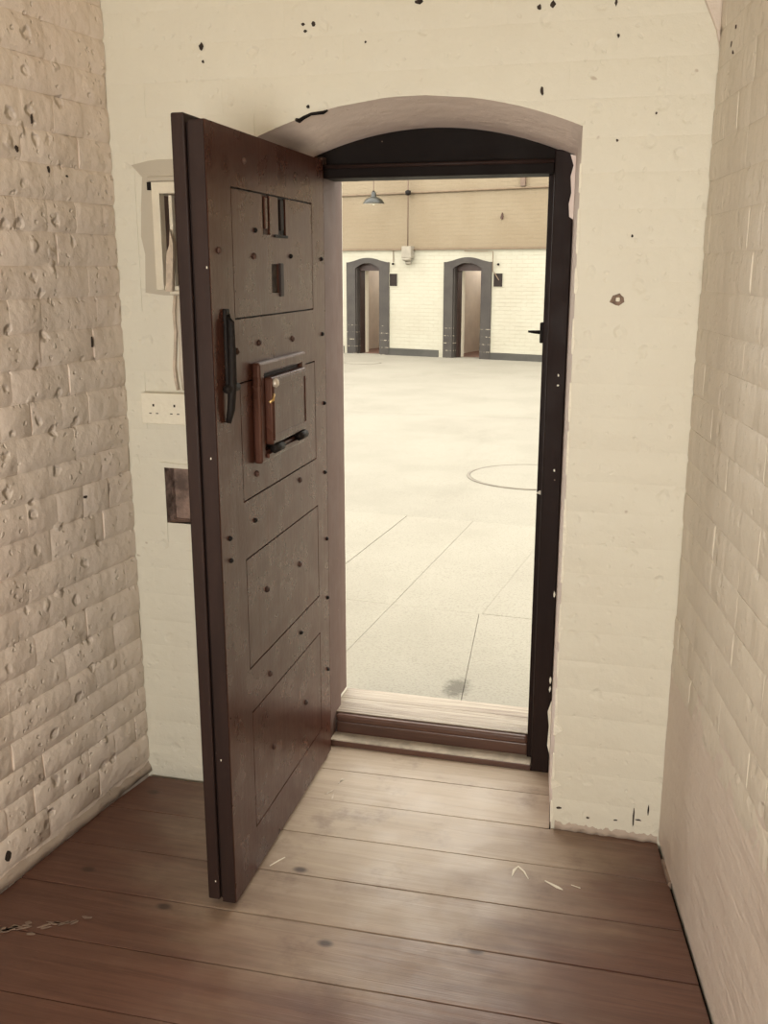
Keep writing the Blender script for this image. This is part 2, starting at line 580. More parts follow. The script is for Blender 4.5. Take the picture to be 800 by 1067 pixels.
def lay_bricks(wall, s0, s1, z0, z1, course, mat, proud, bev, jit, seed, cutters=(), zlow=None, joint=0.007, tilt=0.004, deep=0.003):
    """courses of bricks as children of the wall; cutters are (x0,x1,z0,z1) rectangles kept free"""
    rnd = random.Random(seed)
    shared = {}
    n = 0
    row = 0
    z = z0
    while z < z1 - 0.02:
        zt = min(z + course * rnd.uniform(0.93, 1.07), z1)
        spans = [(s0, s1)]
        for c in cutters:
            if c[2] < zt - 0.004 and c[3] > z + 0.004:
                new = []
                for a, b in spans:
                    if c[1] <= a or c[0] >= b:
                        new.append((a, b))
                    else:
                        if c[0] - a > 0.015: new.append((a, c[0]))
                        if b - c[1] > 0.015: new.append((c[1], b))
                spans = new
        for a, b in spans:
            x = a
            k = row % 2
            first = True
            while x < b - 0.012:
                L = 0.232 if (row % 3 != 1) else 0.118
                if first and row % 2: L *= 0.5
                first = False
                L *= rnd.uniform(0.97, 1.03) if rnd.random() < 0.3 else 1.0
                e = x + L
                if b - e < 0.05: e = b
                low = z
                cut = zlow is not None and any(zlow(xx) > z for xx in (x, (x + e) / 2, e))
                if cut:
                    if max(zt - zlow(x), zt - zlow(e), zt - zlow((x + e) / 2)) < 0.012:
                        x = e
                        continue
                    lowf = lambda xx: min(max(z, zlow(xx)) + joint / 2, zt - 0.006)
                    me = brick_mesh(x + joint / 2, e - joint / 2, lowf, zt - joint / 2, proud, bev, jit, mat, rnd, deep)
                    link('brick', me, wall)
                else:
                    key = (round(e - x, 3), round(zt - z, 3), rnd.randrange(4))
                    if key not in shared:
                        hl = (e - x - joint) / 2
                        hh = (zt - z - joint) / 2
                        shared[key] = brick_mesh(-hl, hl, -hh, hh, proud, bev, jit, mat, rnd, deep)
                    link('brick', shared[key], wall, ((x + e) / 2, rnd.uniform(-jit, 0.0), (z + zt) / 2),
                         (rnd.uniform(-tilt, tilt) * 3, rnd.uniform(-tilt, tilt), rnd.uniform(-tilt, tilt)))
                n += 1
                x = e
        z = zt
        row += 1
    return n


def blob(rx, rz, seed, n=9, jag=0.35):
    r = random.Random(seed)
    return [(rx * math.cos(-a) * (1 + r.uniform(-jag, jag)), rz * math.sin(-a) * (1 + r.uniform(-jag, jag)))
            for a in [-i * 2 * math.pi / n for i in range(n)]]


# ================================================================== THE CELL
FH = 2.72                                    # ceiling height
LX = (0.106, 0.994)                          # left wall runs towards the front corner
RX = (0.161, -0.987)                         # right wall runs from the front corner into the room


def lu(w): return 0.1066 * w                 # u of left wall at depth w (w negative)
def ru(w): return 1.638 - 0.1631 * w


# ---- floor
floor = obj('floor', MB().flat([(-0.55, -3.75), (2.4, -3.75), (1.75, 0.03), (1.33, 0.03), (1.33, 0.40), (0.44, 0.40), (0.44, 0.03), (-0.1, 0.03)], -0.16, -0.022), 'void')
tag(floor, 'worn brown pine board floor of the cell', 'floor', 'structure')
SL = 0.023                                    # boards run very slightly askew to the front wall
edges = [0.335, 0.172, -0.021, -0.212, -0.413, -0.602, -0.80, -1.0, -1.2, -1.41, -1.61, -1.80, -2.0, -2.2, -2.42, -2.63, -2.83, -3.03, -3.22, -3.42, -3.62]
rb = random.Random(3)
for i in range(len(edges) - 1):
    hi, lo = edges[i] - 0.0022, edges[i + 1] + 0.0022

    def yy(e, x): return e + SL * (x - 0.8)
    if i == 0:                                # inside the doorway
        xa, xb, xc, xd = 0.470, 1.289, 1.303, 0.456
        pts = [(xd, yy(lo, xd)), (xc, yy(lo, xc)), (xb, 0.328), (xa, 0.328)]
        polys = [pts]
    elif i == 1:                              # the board that starts in the doorway and passes the wall line
        polys = [[(0.447, 0.002), (0.447, yy(lo, 0.447)), (1.32, yy(lo, 1.32)), (1.306, yy(hi, 1.306)), (0.462, yy(hi, 0.462))]]
        polys = [[(0.450, yy(lo, 0.450)), (1.32, yy(lo, 1.32)), (1.304, yy(hi, 1.304)), (0.458, yy(hi, 0.458))]]
    elif i == 2:                              # first board inside the room, notched behind the wall face
        polys = [[(lu(-0.22) + .008, yy(lo, 0)), (ru(-0.19) - .012, yy(lo, 1.64)), (1.638 - .008, -0.004), (1.326, -0.004), (1.322, yy(hi, 1.32)), (0.448, -0.026), (0.02, -0.03)]]
    else:
        polys = [[(lu(lo) + .008, yy(lo, lu(lo))), (ru(lo) - .014, yy(lo, ru(lo))), (ru(hi) - .014, yy(hi, ru(hi))), (lu(hi) + .008, yy(hi, lu(hi)))]]
    # some boards are made of two lengths butted together
    for pp in polys:
        if i in (9, 12):
            jx = {9: 1.35, 12: 0.9}[i]
            a, b, c, d = pp
            polys2 = [[a, (jx - .001, yy(lo, jx)), (jx - .001, yy(hi, jx)), d], [(jx + .001, yy(lo, jx)), b, c, (jx + .001, yy(hi, jx))]]
        else:
            polys2 = [pp]
        for q in polys2:
            dz = rb.uniform(-0.0012, 0.0012)
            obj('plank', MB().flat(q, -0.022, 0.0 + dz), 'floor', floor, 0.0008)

# scuffs of spilt white paint on the boards
M['paint'] = plain('spilt_white_paint', (0.80, 0.74, 0.62), 0.6, 0.05)
M['paint_pale'] = plain('worn_pale_paint', (0.60, 0.52, 0.42), 0.6, 0.1, 30)
M['paint_thin'] = plain('smeared_white_paint', (0.30, 0.215, 0.165), 0.6, 0.2, 30)


def smear(pts, wdt, mat, seed):
    r = random.Random(seed)
    L, R = [], []
    for i, (x, y) in enumerate(pts):
        a = pts[max(0, i - 1)]
        b = pts[min(len(pts) - 1, i + 1)]
        d = Vector((b[0] - a[0], b[1] - a[1])).normalized()
        k = wdt * r.uniform(0.5, 1.2) * (0.35 if i in (0, len(pts) - 1) else 1)
        L.append((x - d.y * k, y + d.x * k))
        R.append((x + d.y * k, y - d.x * k))
    obj('paint_mark', MB().flat(R + L[::-1], 0.0005, 0.0019), mat, floor)


def onfloor(*p): return list(p)


smear([(1.245, -0.275), (1.247, -0.245), (1.256, -0.225), (1.275, -0.245), (1.290, -0.275)], 0.0035, 'paint', 1)
smear([(1.335, -0.272), (1.37, -0.292), (1.385, -0.30)], 0.004, 'paint', 2)
smear([(1.405, -0.272), (1.43, -0.28)], 0.003, 'paint', 3)
smear([(0.585, -0.40), (0.60, -0.37), (0.612, -0.35)], 0.004, 'paint', 4)
rp = random.Random(44)


def flecks(x, y, dx, dy, n_, size, mat):
    for k in range(n_):
        t_ = rp.uniform(-1, 1)
        px_, py_ = x + dx * t_ + rp.gauss(0, .012), y + dy * t_ + rp.gauss(0, .010)
        a_ = math.atan2(dy, dx) + rp.uniform(-.5, .5)
        q_ = [(px_ + u_ * math.cos(a_) - v_ * math.sin(a_), py_ + u_ * math.sin(a_) + v_ * math.cos(a_)) for u_, v_ in blob(size * rp.uniform(.6, 1.6), size * rp.uniform(.2, .5), k + int(x * 1000), 9, .45)]
        obj('paint_mark', MB().flat(q_, 0.0004, 0.0016), mat, floor)


flecks(0.12, -0.785, 0.10, 0.05, 16, 0.013, 'paint_thin')
flecks(0.06, -0.83, 0.06, 0.01, 6, 0.010, 'paint_thin')
flecks(0.64, 0.06, 0.012, 0.07, 7, 0.010, 'paint_pale')
smear([(1.33, -0.97), (1.36, -0.975), (1.40, -0.98)], 0.003, 'paint_thin', 8)


# ---- front wall: pier, pier, arch, splayed reveal, outer skin with the doorway
def zf(u): return 1.966 + 0.090 * max(0.0, 1 - ((u - 0.885) / 0.442) ** 2)
def zbk(u): return 1.925 + 0.097 * max(0.0, 1 - ((u - 0.865) / 0.43) ** 2)


JL, JR = 0.444, 1.324                          # opening at the room face
KL, KR = 0.487, 1.283                          # opening at the frame
wf = MB()
box_hole = (0.150, 0.330, 1.566, 1.840)
niche_hole = (0.118, 0.30, 0.860, 1.034)
wf.holed(-0.14, JL, -0.02, FH, 0.0, 0.14, [box_hole, niche_hole])
wf.add([(JR, 0, -.02), (1.80, 0, -.02), (1.80, 0, FH), (JR, 0, FH)], [(0, 1, 2, 3)])
NA = 22
fu = [JL + (JR - JL) * i / NA for i in range(NA + 1)]
bu = [KL + (KR - KL) * i / NA for i in range(NA + 1)]
for i in range(NA):
    a, b = fu[i], fu[i + 1]
    wf.add([(a, 0, zf(a)), (b, 0, zf(b)), (b, 0, FH), (a, 0, FH)], [(0, 1, 2, 3)])
# middle and outer skins of the wall
wf.holed(-0.6, 2.3, -0.02, FH, 0.345, 0.46, [(0.470, 1.300, -1, 2.035)])
wf.holed(-9, 11, -0.35, 4.6, 0.46, 0.60, [(0.505, 1.212, -1, 1.93)])
wall_front = obj('wall_front', wf, 'wall_front')
tag(wall_front, 'cream painted brick wall pierced by the arched doorway', 'wall', 'structure')
# splayed plaster reveal
rv = MB()
outline_f = [(JL, -0.02)] + [(u, zf(u)) for u in fu] + [(JR, -0.02)]
outline_b = [(KL, -0.02)] + [(u, zbk(v)) for u, v in zip(bu, bu)] + [(KR, -0.02)]
rr = random.Random(5)
STEP = 6
rows = []
for k in range(STEP + 1):
    t = k / STEP
    rows.append([(a[0] + (b[0] - a[0]) * t, 0.0 + 0.345 * t, a[1] + (b[1] - a[1]) * t + (rr.uniform(-.002, .002) if 0 < k < STEP else 0)) for a, b in zip(outline_f, outline_b)])
vs = [v for r_ in rows for v in r_]
n = len(outline_f)
rv.add(vs, [(k * n + i, k * n + i + 1, (k + 1) * n + i + 1, (k + 1) * n + i) for k in range(STEP) for i in range(n - 1)])
obj('plaster_reveal', rv, 'reveal', wall_front, smooth=True)
# bricks
cut = [(JL, JR, -1, 1.966), (box_hole[0] - .075, 0.44, 1.548, 1.918), (0.07, 0.225, 1.165, 1.27), (niche_hole[0], niche_hole[1], niche_hole[2], niche_hole[3])]
lay_bricks(wall_front, 0.004, 1.634, 0.012, 2.50, 0.0885, 'wall_front', 0.0022, 0.013, 0.0006, 11, cut,
           zlow=lambda u: zf(u) if JL < u < JR else -1, joint=0.0, tilt=0.0012, deep=0.0013)
# plain render strip round the arch so that the bricks finish cleanly
# flaked white plaster along the right-hand arris
ra = random.Random(21)
prev = 0.02
while prev < 1.93:
    hh = ra.uniform(0.05, 0.16)
    w_ = ra.uniform(0.003, 0.008)
    poly = [(JR - 0.003, prev), (JR + w_ * .4, prev), (JR + w_, prev + hh * .35), (JR + w_ * .5, prev + hh * .7), (JR + w_ * .2, prev + hh), (JR - 0.003, prev + hh)]
    obj('plaster_flake', MB().prism(poly, -0.0042, 0.006), 'white_chip', wall_front)
    prev += hh + ra.uniform(0.0, 0.08)
for zz, w_, hh in ((0.13, .024, .035), (0.30, .022, .05), (0.62, .010, .03)):
    obj('plaster_flake', MB().prism([(JR - .004, zz), (JR + w_, zz + hh * .4), (JR + w_ * .7, zz + hh * .6), (JR - .004, zz + hh)], -0.005, 0.006), 'white_chip', wall_front)


def hole_mark(wall, x, z, rx, rz, seed, mat='hole', y=-0.0045, n=9):
    p = [(x + a * .7, z + b * .7) for a, b in blob(rx, rz, seed, n)]
    return obj('wall_hole', MB().prism(p, y, 0.003), mat, wall)


for i, (x, z, rx, rz) in enumerate([(0.298, 2.203, .010, .012), (0.302, 2.165, .005, .006), (0.59, 2.241, .006, .007), (0.619, 2.24, .007, .010), (0.596, 2.225, .006, .005),
                                    (1.206, 2.245, .008, .009), (1.238, 2.25, .009, .010), (1.22, 2.053, .006, .015), (0.902, 2.276, .014, .009), (0.60, 2.04, .006, .006),
                                    (1.40, 2.17, .005, .006), (1.345, 0.07, .012, .005), (1.39, 2.245, .004, .012), (0.76, 2.19, .004, .004), (1.60, 0.10, .003, .02), (1.56, 0.07, .003, .045),
                                    (1.575, 0.065, .012, .003), (1.43, 0.05, .008, .004), (1.51, 0.055, .007, .003), (1.46, 1.70, .004, .005), (1.41, 1.93, .004, .005), (1.50, 1.99, .005, .004)]):
    hole_mark(wall_front, x, z, rx, rz, 50 + i)
rq = random.Random(17)
ff = MB()
vs = []
NF = 24
for i in range(NF + 1):
    u_ = 1.335 + 0.295 * i / NF
    b_ = rq.uniform(.003, .010)
    vs += [(u_, 0.002, 0.030 + rq.uniform(-.012, .012)), (u_, -b_, 0.014 + rq.uniform(-.006, .006)), (u_, -b_ - .002, 0.0015), (u_, 0.002, 0.0015)]
ff.add(vs, [(i * 4 + k, i * 4 + 4 + k, i * 4 + 5 + k, i * 4 + 1 + k) for i in range(NF) for k in range(3)])
obj('mortar_fillet', ff, 'fillet', wall_front, smooth=True)
# rusty fixing stub on the right of the opening
M['rust_stain'] = plain('rust_stained_plaster', (0.30, 0.205, 0.15), 0.8, 0.3, 60)
obj('fixing_plate', MB().prism([(1.432 + a, 1.543 + b) for a, b in blob(.019, .014, 4, 14, .25)], -0.0045, 0.002), 'rust_stain', wall_front, 0.001)
obj('fixing_stub', MB().box(1.4285, 1.4385, -0.016, 0, 1.538, 1.548), 'white_chip', wall_front, 0.002)
# bent hook in the edge of the arch
obj('iron_hook', MB().tube([(0.566, -0.004, 2.008), (0.577, -0.010, 2.004), (0.592, -0.018, 2.010), (0.615, -0.022, 2.018), (0.648, -0.018, 2.021), (0.652, 0.0, 2.028)], [.0045, .006, .005, .004, .0045, .003]), 'iron', wall_front, smooth=True)
# bare plaster patch round the electrical box
pp = [(0.068, 1.905), (0.10, 1.872), (0.092, 1.80), (0.086, 1.71), (0.096, 1.66), (0.090, 1.552), (0.16, 1.545), (0.43, 1.550), (0.436, 1.918), (0.30, 1.921), (0.19, 1.917), (0.12, 1.915)]
ppm = MB()
ppm.holed(0.15, 0.33, 1.545, 1.918, -0.0035, 0.002, [box_hole])
ppm.prism([(0.068, 1.905), (0.10, 1.872), (0.092, 1.80), (0.086, 1.71), (0.096, 1.66), (0.090, 1.552), (0.15, 1.545), (0.15, 1.918), (0.12, 1.915)], -0.0035, 0.002)
ppm.prism([(0.33, 1.545), (0.43, 1.55), (0.436, 1.918), (0.33, 1.918)], -0.0035, 0.002)
obj('plaster_patch', ppm, 'patch', wall_front)
# ragged niche where a brick has been knocked out
nm = MB()
x0, x1, z0, z1 = niche_hole
nm.add([(x0, 0, z0), (x1, 0, z0), (x1, 0, z1), (x0, 0, z1), (x0 + .01, .045, z0 + .006), (x1, .06, z0), (x1, .06, z1 - .01), (x0 + .006, .05, z1 - .004)],
       [(4, 5, 6, 7), (0, 1, 5, 4), (1, 2, 6, 5), (2, 3, 7, 6), (3, 0, 4, 7)])
obj('niche_lining', nm, 'niche', wall_front)
obj('plaster_flake', MB().prism([(0.06, 1.036), (0.19, 1.034), (0.30, 1.036), (0.30, 1.05), (0.18, 1.047), (0.10, 1.052)], -0.008, 0.002), 'wall_front', wall_front)

# ---- left wall
LM = frame_matrix((0, 0, 0), LX)
wl = MB().box(-3.85, 0.0, 0.0, 0.25, -0.02, FH)
wall_left = obj('wall_left', wl, 'wall_left', mw=LM)
tag(wall_left, 'rough lumpy limewashed brick wall beside the open door', 'wall', 'structure')
lay_bricks(wall_left, -1.42, -0.003, 0.045, 2.56, 0.0865, 'wall_left', 0.0080, 0.014, 0.0022, 23, joint=0.0, tilt=0.006, deep=0.0070)
for i, (x, z, rx, rz) in enumerate([(-0.394, 1.91, .009, .010), (-0.329, 1.988, .005, .014), (-0.28, 1.87, .006, .010), (-0.665, 0.09, .016, .024), (-0.15, 1.42, .004, .02), (-0.23, 0.985, .007, .006), (-0.21, 1.86, .009, .004)]):
    hole_mark(wall_left, x, z, rx, rz, 90 + i, y=-0.011)
# loose mortar fillet along the floor
r = random.Random(9)
fm = MB()
N = 46
vs = []
for i in range(N + 1):
    s = -1.5 + 1.5 * i / N
    a, b = r.uniform(.012, .026), r.uniform(.006, .011)
    vs += [(s, 0.002, 0.036 + r.uniform(-.010, .008)), (s, -b, a + .006), (s, -b - .004, 0.004), (s, 0.002, 0.004)]
fm.add(vs, [(i * 4 + k, i * 4 + 4 + k, i * 4 + 5 + k, i * 4 + 1 + k) for i in range(N) for k in range(3)])
obj('mortar_fillet', fm, 'fillet', wall_left, smooth=True)

# ---- right wall
RM = frame_matrix((1.638, 0, 0), RX)
wall_right = obj('wall_right', MB().box(0.0, 3.9, 0.0, 0.25, -0.02, FH), 'wall_right', mw=RM)
tag(wall_right, 'limewashed brick wall with a streaky rendered foot beside the door reveal', 'wall', 'structure')
lay_bricks(wall_right, 0.004, 1.55, 0.52, 2.56, 0.0865, 'wall_right', 0.0048, 0.013, 0.0011, 37, joint=0.0, tilt=0.003, deep=0.0032)
r = random.Random(12)
sk = MB()
NX, NZ = 40, 12
vs = []
for j in range(NZ + 1):
    for i in range(NX + 1):
        top = 0.60 + 0.035 * math.sin(i * 0.9) + 0.02 * math.sin(i * 2.3)
        z = 0.012 + (top - 0.012) * j / NZ
        y = -0.0050 + r.uniform(-.0010, .0010)
        if j == NZ:
            y = -0.0020
        vs.append((0.003 + 1.55 * i / NX, y, z))
sk.add(vs, [(j * (NX + 1) + i, j * (NX + 1) + i + 1, (j + 1) * (NX + 1) + i + 1, (j + 1) * (NX + 1) + i) for j in range(NZ) for i in range(NX)])
obj('render_coat', sk, 'skirt', wall_right, smooth=True)
for i, (x, z, rx, rz) in enumerate([(0.14, 2.11, .007, .008), (0.17, 2.14, .005, .006), (0.16, 2.09, .006, .005)]):
    hole_mark(wall_right, x, z, rx, rz, 120 + i, 'rust', y=-0.0065)
# plaster fillet high in the right-hand corner
obj('plaster_fillet', MB().prism([(1.636, 2.125), (1.625, 2.17), (1.590, 2.245), (1.57, 2.42), (1.636, 2.42)], -0.02, 0.002), 'skirt', wall_front, 0.006)
# strip of timber left in the gap at the floor edge
obj('gap_strip', MB().box(0.10, 0.21, -0.013, -0.004, -0.01, 0.012), 'paint_thin', wall_right, 0.001)

# ---- back wall with a barred window, ceiling
WB = -3.60
wb = MB().holed(-0.9, 2.9, -0.02, FH, 0.0, 0.3, [(0.48, 1.62, 0.96, 1.72)])
wall_back = obj('wall_back', wb, 'wall_front', mw=Matrix.Translation((2.1, WB, 0)) @ Matrix.Rotation(math.pi, 4, 'Z'))
tag(wall_back, 'cream painted back wall of the cell with a barred window', 'wall', 'structure')
win = link('added_window_1', None, None, (1.05, WB, 0.96))
tag(win, 'barred cell window in the back wall', 'window', 'structure')
obj('window_frame', MB().holed(-0.57, 0.57, 0.0, 0.76, -0.20, -0.14, [(-0.53, 0.53, 0.04, 0.72)]), 'white_wood', win, 0.004)
for k in range(5):
    x = -0.40 + 0.2 * k
    obj('window_bar', MB().tube([(x, -0.10, -0.01), (x, -0.10, 0.77)], 0.011), 'iron', win, smooth=True)
obj('pane', MB().box(-0.53, 0.53, -0.172, -0.168, 0.04, 0.72), 'glass', win)
ceil = obj('ceiling', MB().flat([(-0.75, -3.95), (2.75, -3.95), (1.9, 0.46), (-0.2, 0.46)], FH - 0.002, FH + 0.15), 'ceiling')
tag(ceil, 'cream painted cell ceiling', 'ceiling', 'structure')

# ================================================================== door frame
trim = link('trim_1', None, None, (0.885, 0.33, 0))
tag(trim, 'blackened timber door frame with arched head and worn threshold', 'door frame', 'structure')


def T(x): return x - 0.885


# right post, with a stop strip set back
obj('post', MB().prism([(T(1.226), 0.0), (T(1.283), 0.0), (T(1.283), 1.945), (T(1.226), 1.95)], -0.004, 0.125), 'frame', trim, 0.004)
obj('door_stop', MB().box(T(1.206), T(1.226), 0.045, 0.125, 0.0, 1.886), 'frame', trim, 0.003)
obj('post_bead', MB().tube([(T(1.2255), 0.012, 0.05), (T(1.2255), 0.012, 1.885)], 0.004, 6), 'door_edge', trim, smooth=True)
# left post, half hidden by the leaf
obj('post', MB().prism([(T(0.472), 0.0), (T(0.528), 0.0), (T(0.528), 1.95), (T(0.472), 1.945)], 0.002, 0.128), 'left_post', trim, 0.004)
obj('outer_jamb', MB().box(T(0.472), T(0.506), 0.131, 0.268, 0.10, 1.93), 'left_post', trim, 0.004)
# transom and the arched board above it
obj('transom', MB().box(T(0.529), T(1.225), 0.0, 0.12, 1.886, 1.917), 'frame_h', trim, 0.003)
obj('transom_moulding', MB().tube([(T(0.529), -0.001, 1.919), (T(1.225), -0.001, 1.919)], 0.006, 8), 'door_edge', trim, smooth=True)
arc = [(T(0.477 + 0.802 * i / 20), zbk(0.477 + 0.802 * i / 20) + 0.02) for i in range(21)]
obj('arched_head_board', MB().prism([(T(0.477), 1.92), (T(1.279), 1.92)] + arc[::-1], 0.035, 0.075), 'frame_h', trim)
# threshold: low plate, high sill, two weathered boards on top
obj('threshold_plate', MB().box(T(0.489), T(1.224), 0.0, 0.060, 0.0, 0.023), 'plate', trim, 0.004)
obj('plate_nosing', MB().box(T(0.489), T(1.224), -0.004, 0.0, 0.0, 0.0195), 'sill_front', trim, 0.001)
obj('sill_riser', MB().box(T(0.530), T(1.205), 0.061, 0.085, 0.0, 0.062), 'sill_front', trim, 0.004)
obj('sill_nosing', MB().box(T(0.530), T(1.205), 0.052, 0.13, 0.063, 0.092), 'sill_front', trim, 0.009, seg=3)
obj('sill_board', MB().box(T(0.508), T(1.205), 0.070, 0.187, 0.0925, 0.097), 'sill', trim, 0.002)
obj('sill_board', MB().box(T(0.508), T(1.205), 0.190, 0.275, 0.080, 0.0955), 'sill', trim, 0.003)
# bolt keeper sticking out of the right post, and a pale split further down
kp = obj('bolt_keeper', MB().box(T(1.196), T(1.2065), 0.05, 0.075, 1.400, 1.462), 'iron', trim, 0.003)
obj('keeper_pin', MB().tube([(T(1.198), 0.062, 1.432), (T(1.172), 0.058, 1.4335), (T(1.160), 0.056, 1.4345)], [0.006, 0.0045, 0.003]), 'iron', kp, smooth=True)
obj('paint_chip', MB().prism([(T(1.205), .935), (T(1.222), .93), (T(1.226), .915), (T(1.2255), .945), (T(1.214), .943)], 0.041, 0.046), 'paint', trim)
for zz in (0.30, 0.33, 0.62, 1.02, 1.28, 1.31):
    xx = 1.2785 if zz < 0.7 else 1.262
    obj('paint_chip', MB().prism([(T(xx) + a, zz + b) for a, b in blob(.003, .010 if zz < .7 else .004, int(zz * 100), 7)], -0.0055, 0.0), 'white_chip', trim)
# plaster smeared over the post near the arch and at its foot
obj('plaster_smear', MB().prism([(T(1.274), 1.765), (T(1.288), 1.755), (T(1.289), 1.93), (T(1.270), 1.935), (T(1.280), 1.905), (T(1.273), 1.875), (T(1.277), 1.83), (T(1.271), 1.80)], -0.007, -0.001), 'reveal', trim)
obj('plaster_smear', MB().prism([(T(1.277), 0.10), (T(1.288), 0.06), (T(1.288), 0.27), (T(1.274), 0.22), (T(1.280), 0.17)], -0.007, -0.001), 'white_chip', trim)

# ================================================================== the open door
DM = frame_matrix((0.568, -0.594, 0.0), (-0.0231, 0.9997))
door = link('door_1', None, mw=DM)
tag(door, 'heavy dark brown cell door standing open, with inspection hatch and slots', 'door', 'structure')
DL = 0.862
P1 = (0.133, 0.747, 1.502, 1.804)
P2 = (0.148, 0.752, 1.052, 1.352)
P3 = (0.150, 0.758, 0.604, 0.905)
P4 = (0.156, 0.761, 0.140, 0.482)
obj('outer_leaf', MB().box(-0.004, DL - 0.012, 0.044, 0.076, 0.018, 1.946), 'door_edge', door, 0.004)
obj('core_board', MB().box(0.006, DL - 0.002, 0.007, 0.043, 0.020, 1.928), 'frame', door)
obj('face_sheet', MB().holed(0.0, DL, 0.015, 1.932, -0.001, 0.014, [P1, P2, P3, P4]), 'door', door)
# latch edge lipping, front layer
obj('edge_lipping', MB().box(-0.004, 0.001, 0.0005, 0.036, 0.015, 1.930), 'door_edge', door, 0.0012)
G = 0.0042


def panel(P, holes=()):
    return obj('panel', MB().holed(P[0] + G, P[1] - G, P[2] + G, P[3] - G, -0.0008, 0.006, list(holes)), 'door', door)


sl1 = (0.338, 0.392, 1.704, 1.810)
sl2 = (0.456, 0.516, 1.704, 1.810)
spy = (0.396, 0.452, 1.558, 1.632)
panel(P1, [sl1, sl2, spy])
panel(P2)
panel(P3)
panel(P4)
# slots left by old fittings: a sunk iron strip and a catch in each
for q, (a, b, c, d) in enumerate((sl1, sl2)):
    sp_ = obj('slot_lining', MB().box(a + .001, b - .001, 0.0045, 0.0068, c + .001, d - .009), 'iron' if q else 'rust', door)
    obj('slot_strip', MB().box(a + .020, b - .014, -0.001, 0.006, c + .014, d - .014), 'door' if q == 0 else 'frame', sp_, 0.002)
obj('slot_shelf', MB().box(0.420, 0.520, -0.006, 0.004, 1.699, 1.706), 'iron', door, 0.001)
obj('spy_hole', MB().box(spy[0] + .001, spy[1] - .001, 0.0045, 0.0068, spy[2] + .001, spy[3] - .001), 'hole', door)
obj('spy_cover', MB().box(0.452, 0.478, -0.006, 0.002, 1.548, 1.634), 'door_edge', door, 0.002)

# inspection hatch: moulded frame, raised flap, two hinge knuckles, a brass catch
hatch = obj('hatch', MB().holed(0.228, 0.600, 1.136, 1.392, -0.023, -0.0008, [(0.262, 0.560, 1.166, 1.362)]), 'door', door, 0.006)
obj('hatch_bed', MB().box(0.2625, 0.5595, -0.012, -0.0008, 1.1665, 1.3615), 'frame', hatch)
flap = obj('flap', MB().box(0.268, 0.552, -0.040, -0.012, 1.180, 1.352), 'door', hatch, 0.005)
obj('flap_rim', MB().holed(0.276, 0.545, 1.190, 1.346, -0.0425, -0.040, [(0.292, 0.532, 1.204, 1.330)]), 'door', hatch, 0.001)
for xx in (0.29, 0.49):
    obj('hinge', MB().tube([(xx, -0.034, 1.166), (xx + .055, -0.034, 1.166)], 0.012), 'iron', hatch, smooth=True)
obj('hinge_rail', MB().box(0.262, 0.558, -0.030, -0.022, 1.146, 1.158), 'door', hatch, 0.002)
M['brass'] = plain('worn_brass', (0.62, 0.40, 0.16), 0.35, 0.1, metal=0.8)
M['bare'] = plain('rubbed_bare_metal', (0.55, 0.47, 0.38), 0.4, 0.1, metal=0.3)
obj('catch', MB().lathe([(0.011, 0.0), (0.012, 0.006), (0.007, 0.012)], 12, (0.283, -0.040, 1.338), 'y'), 'bare', hatch, smooth=True)
obj('catch_spring', MB().tube([(0.262, -0.034, 1.29), (0.270, -0.042, 1.297), (0.277, -0.040, 1.31)], 0.004, 6), 'brass', hatch, smooth=True)
# iron drop handle on the latch stile
hd = obj('handle', MB().box(0.058, 0.082, -0.010, -0.0008, 1.345, 1.530), 'iron', door, 0.003)
obj('handle_bar', MB().tube([(0.068, -0.008, 1.515), (0.067, -0.016, 1.500), (0.066, -0.018, 1.43), (0.064, -0.017, 1.36), (0.058, -0.014, 1.30), (0.052, -0.008, 1.268)], [.009, .010, .010, .011, .010, .007]), 'iron', hd, smooth=True)
obj('handle_pivot', MB().tube([(0.040, -0.012, 1.348), (0.105, -0.012, 1.348)], 0.010), 'iron', hd, smooth=True)


def stud(x, z, r_=0.010, mat='iron', h_=0.006):
    return ('stud', x, z, r_, mat, h_)


stud_mesh = {}
for x, z, k in [(0.831, 1.648, 0), (0.829, 1.426, 0), (0.838, 1.213, 0), (0.837, 0.993, 0), (0.845, 0.772, 0), (0.845, 0.572, 0), (0.837, 0.323, 0),
                (0.270, 1.650, 1), (0.547, 1.653, 0), (0.282, 1.712, 0), (0.285, 1.438, 1), (0.548, 1.430, 1), (0.136, 1.428, 1), (0.122, 1.347, 1),
                (0.050, 0.987, 0), (0.051, 0.931, 0), (0.293, 0.779, 1), (0.572, 0.767, 1), (0.296, 0.533, 1), (0.567, 0.553, 0), (0.309, 0.305, 1), (0.244, 1.108, 1), (0.588, 1.020, 1),
                (0.60, 1.868, 1), (0.22, 1.868, 1), (0.05, 1.66, 1), (0.22, 0.99, 0), (0.60, 0.31, 1)]:
    if k not in stud_mesh:
        rr_ = (0.0065, 0.0085)[k]
        stud_mesh[k] = MB().lathe([(rr_, 0.0), (rr_ * .95, .003), (rr_ * .55, .0065), (0.001, .0075)], 10, (0, 0, 0), 'y').mesh('stud', ('iron', 'rust')[k], True)
    link('stud', stud_mesh[k], door, (x, -0.0008, z))
# pale nicks in the paint of the latch edge
for i, (x, y, z) in enumerate([(-0.0046, 0.014, 1.19), (-0.0046, 0.022, 0.42), (-0.0046, 0.052, 0.07), (-0.0046, 0.004, 1.62)]):
    obj('paint_chip', MB().box(x, x + 0.002, y, y + 0.0025, z, z + 0.005), 'paint', door)

# ================================================================== electrics behind the door
fb = link('meter_recess', None, None, (0.150, 0.0, 1.560))
tag(fb, 'white timber framed recess for an old electric meter, half hidden by the door', 'meter box')
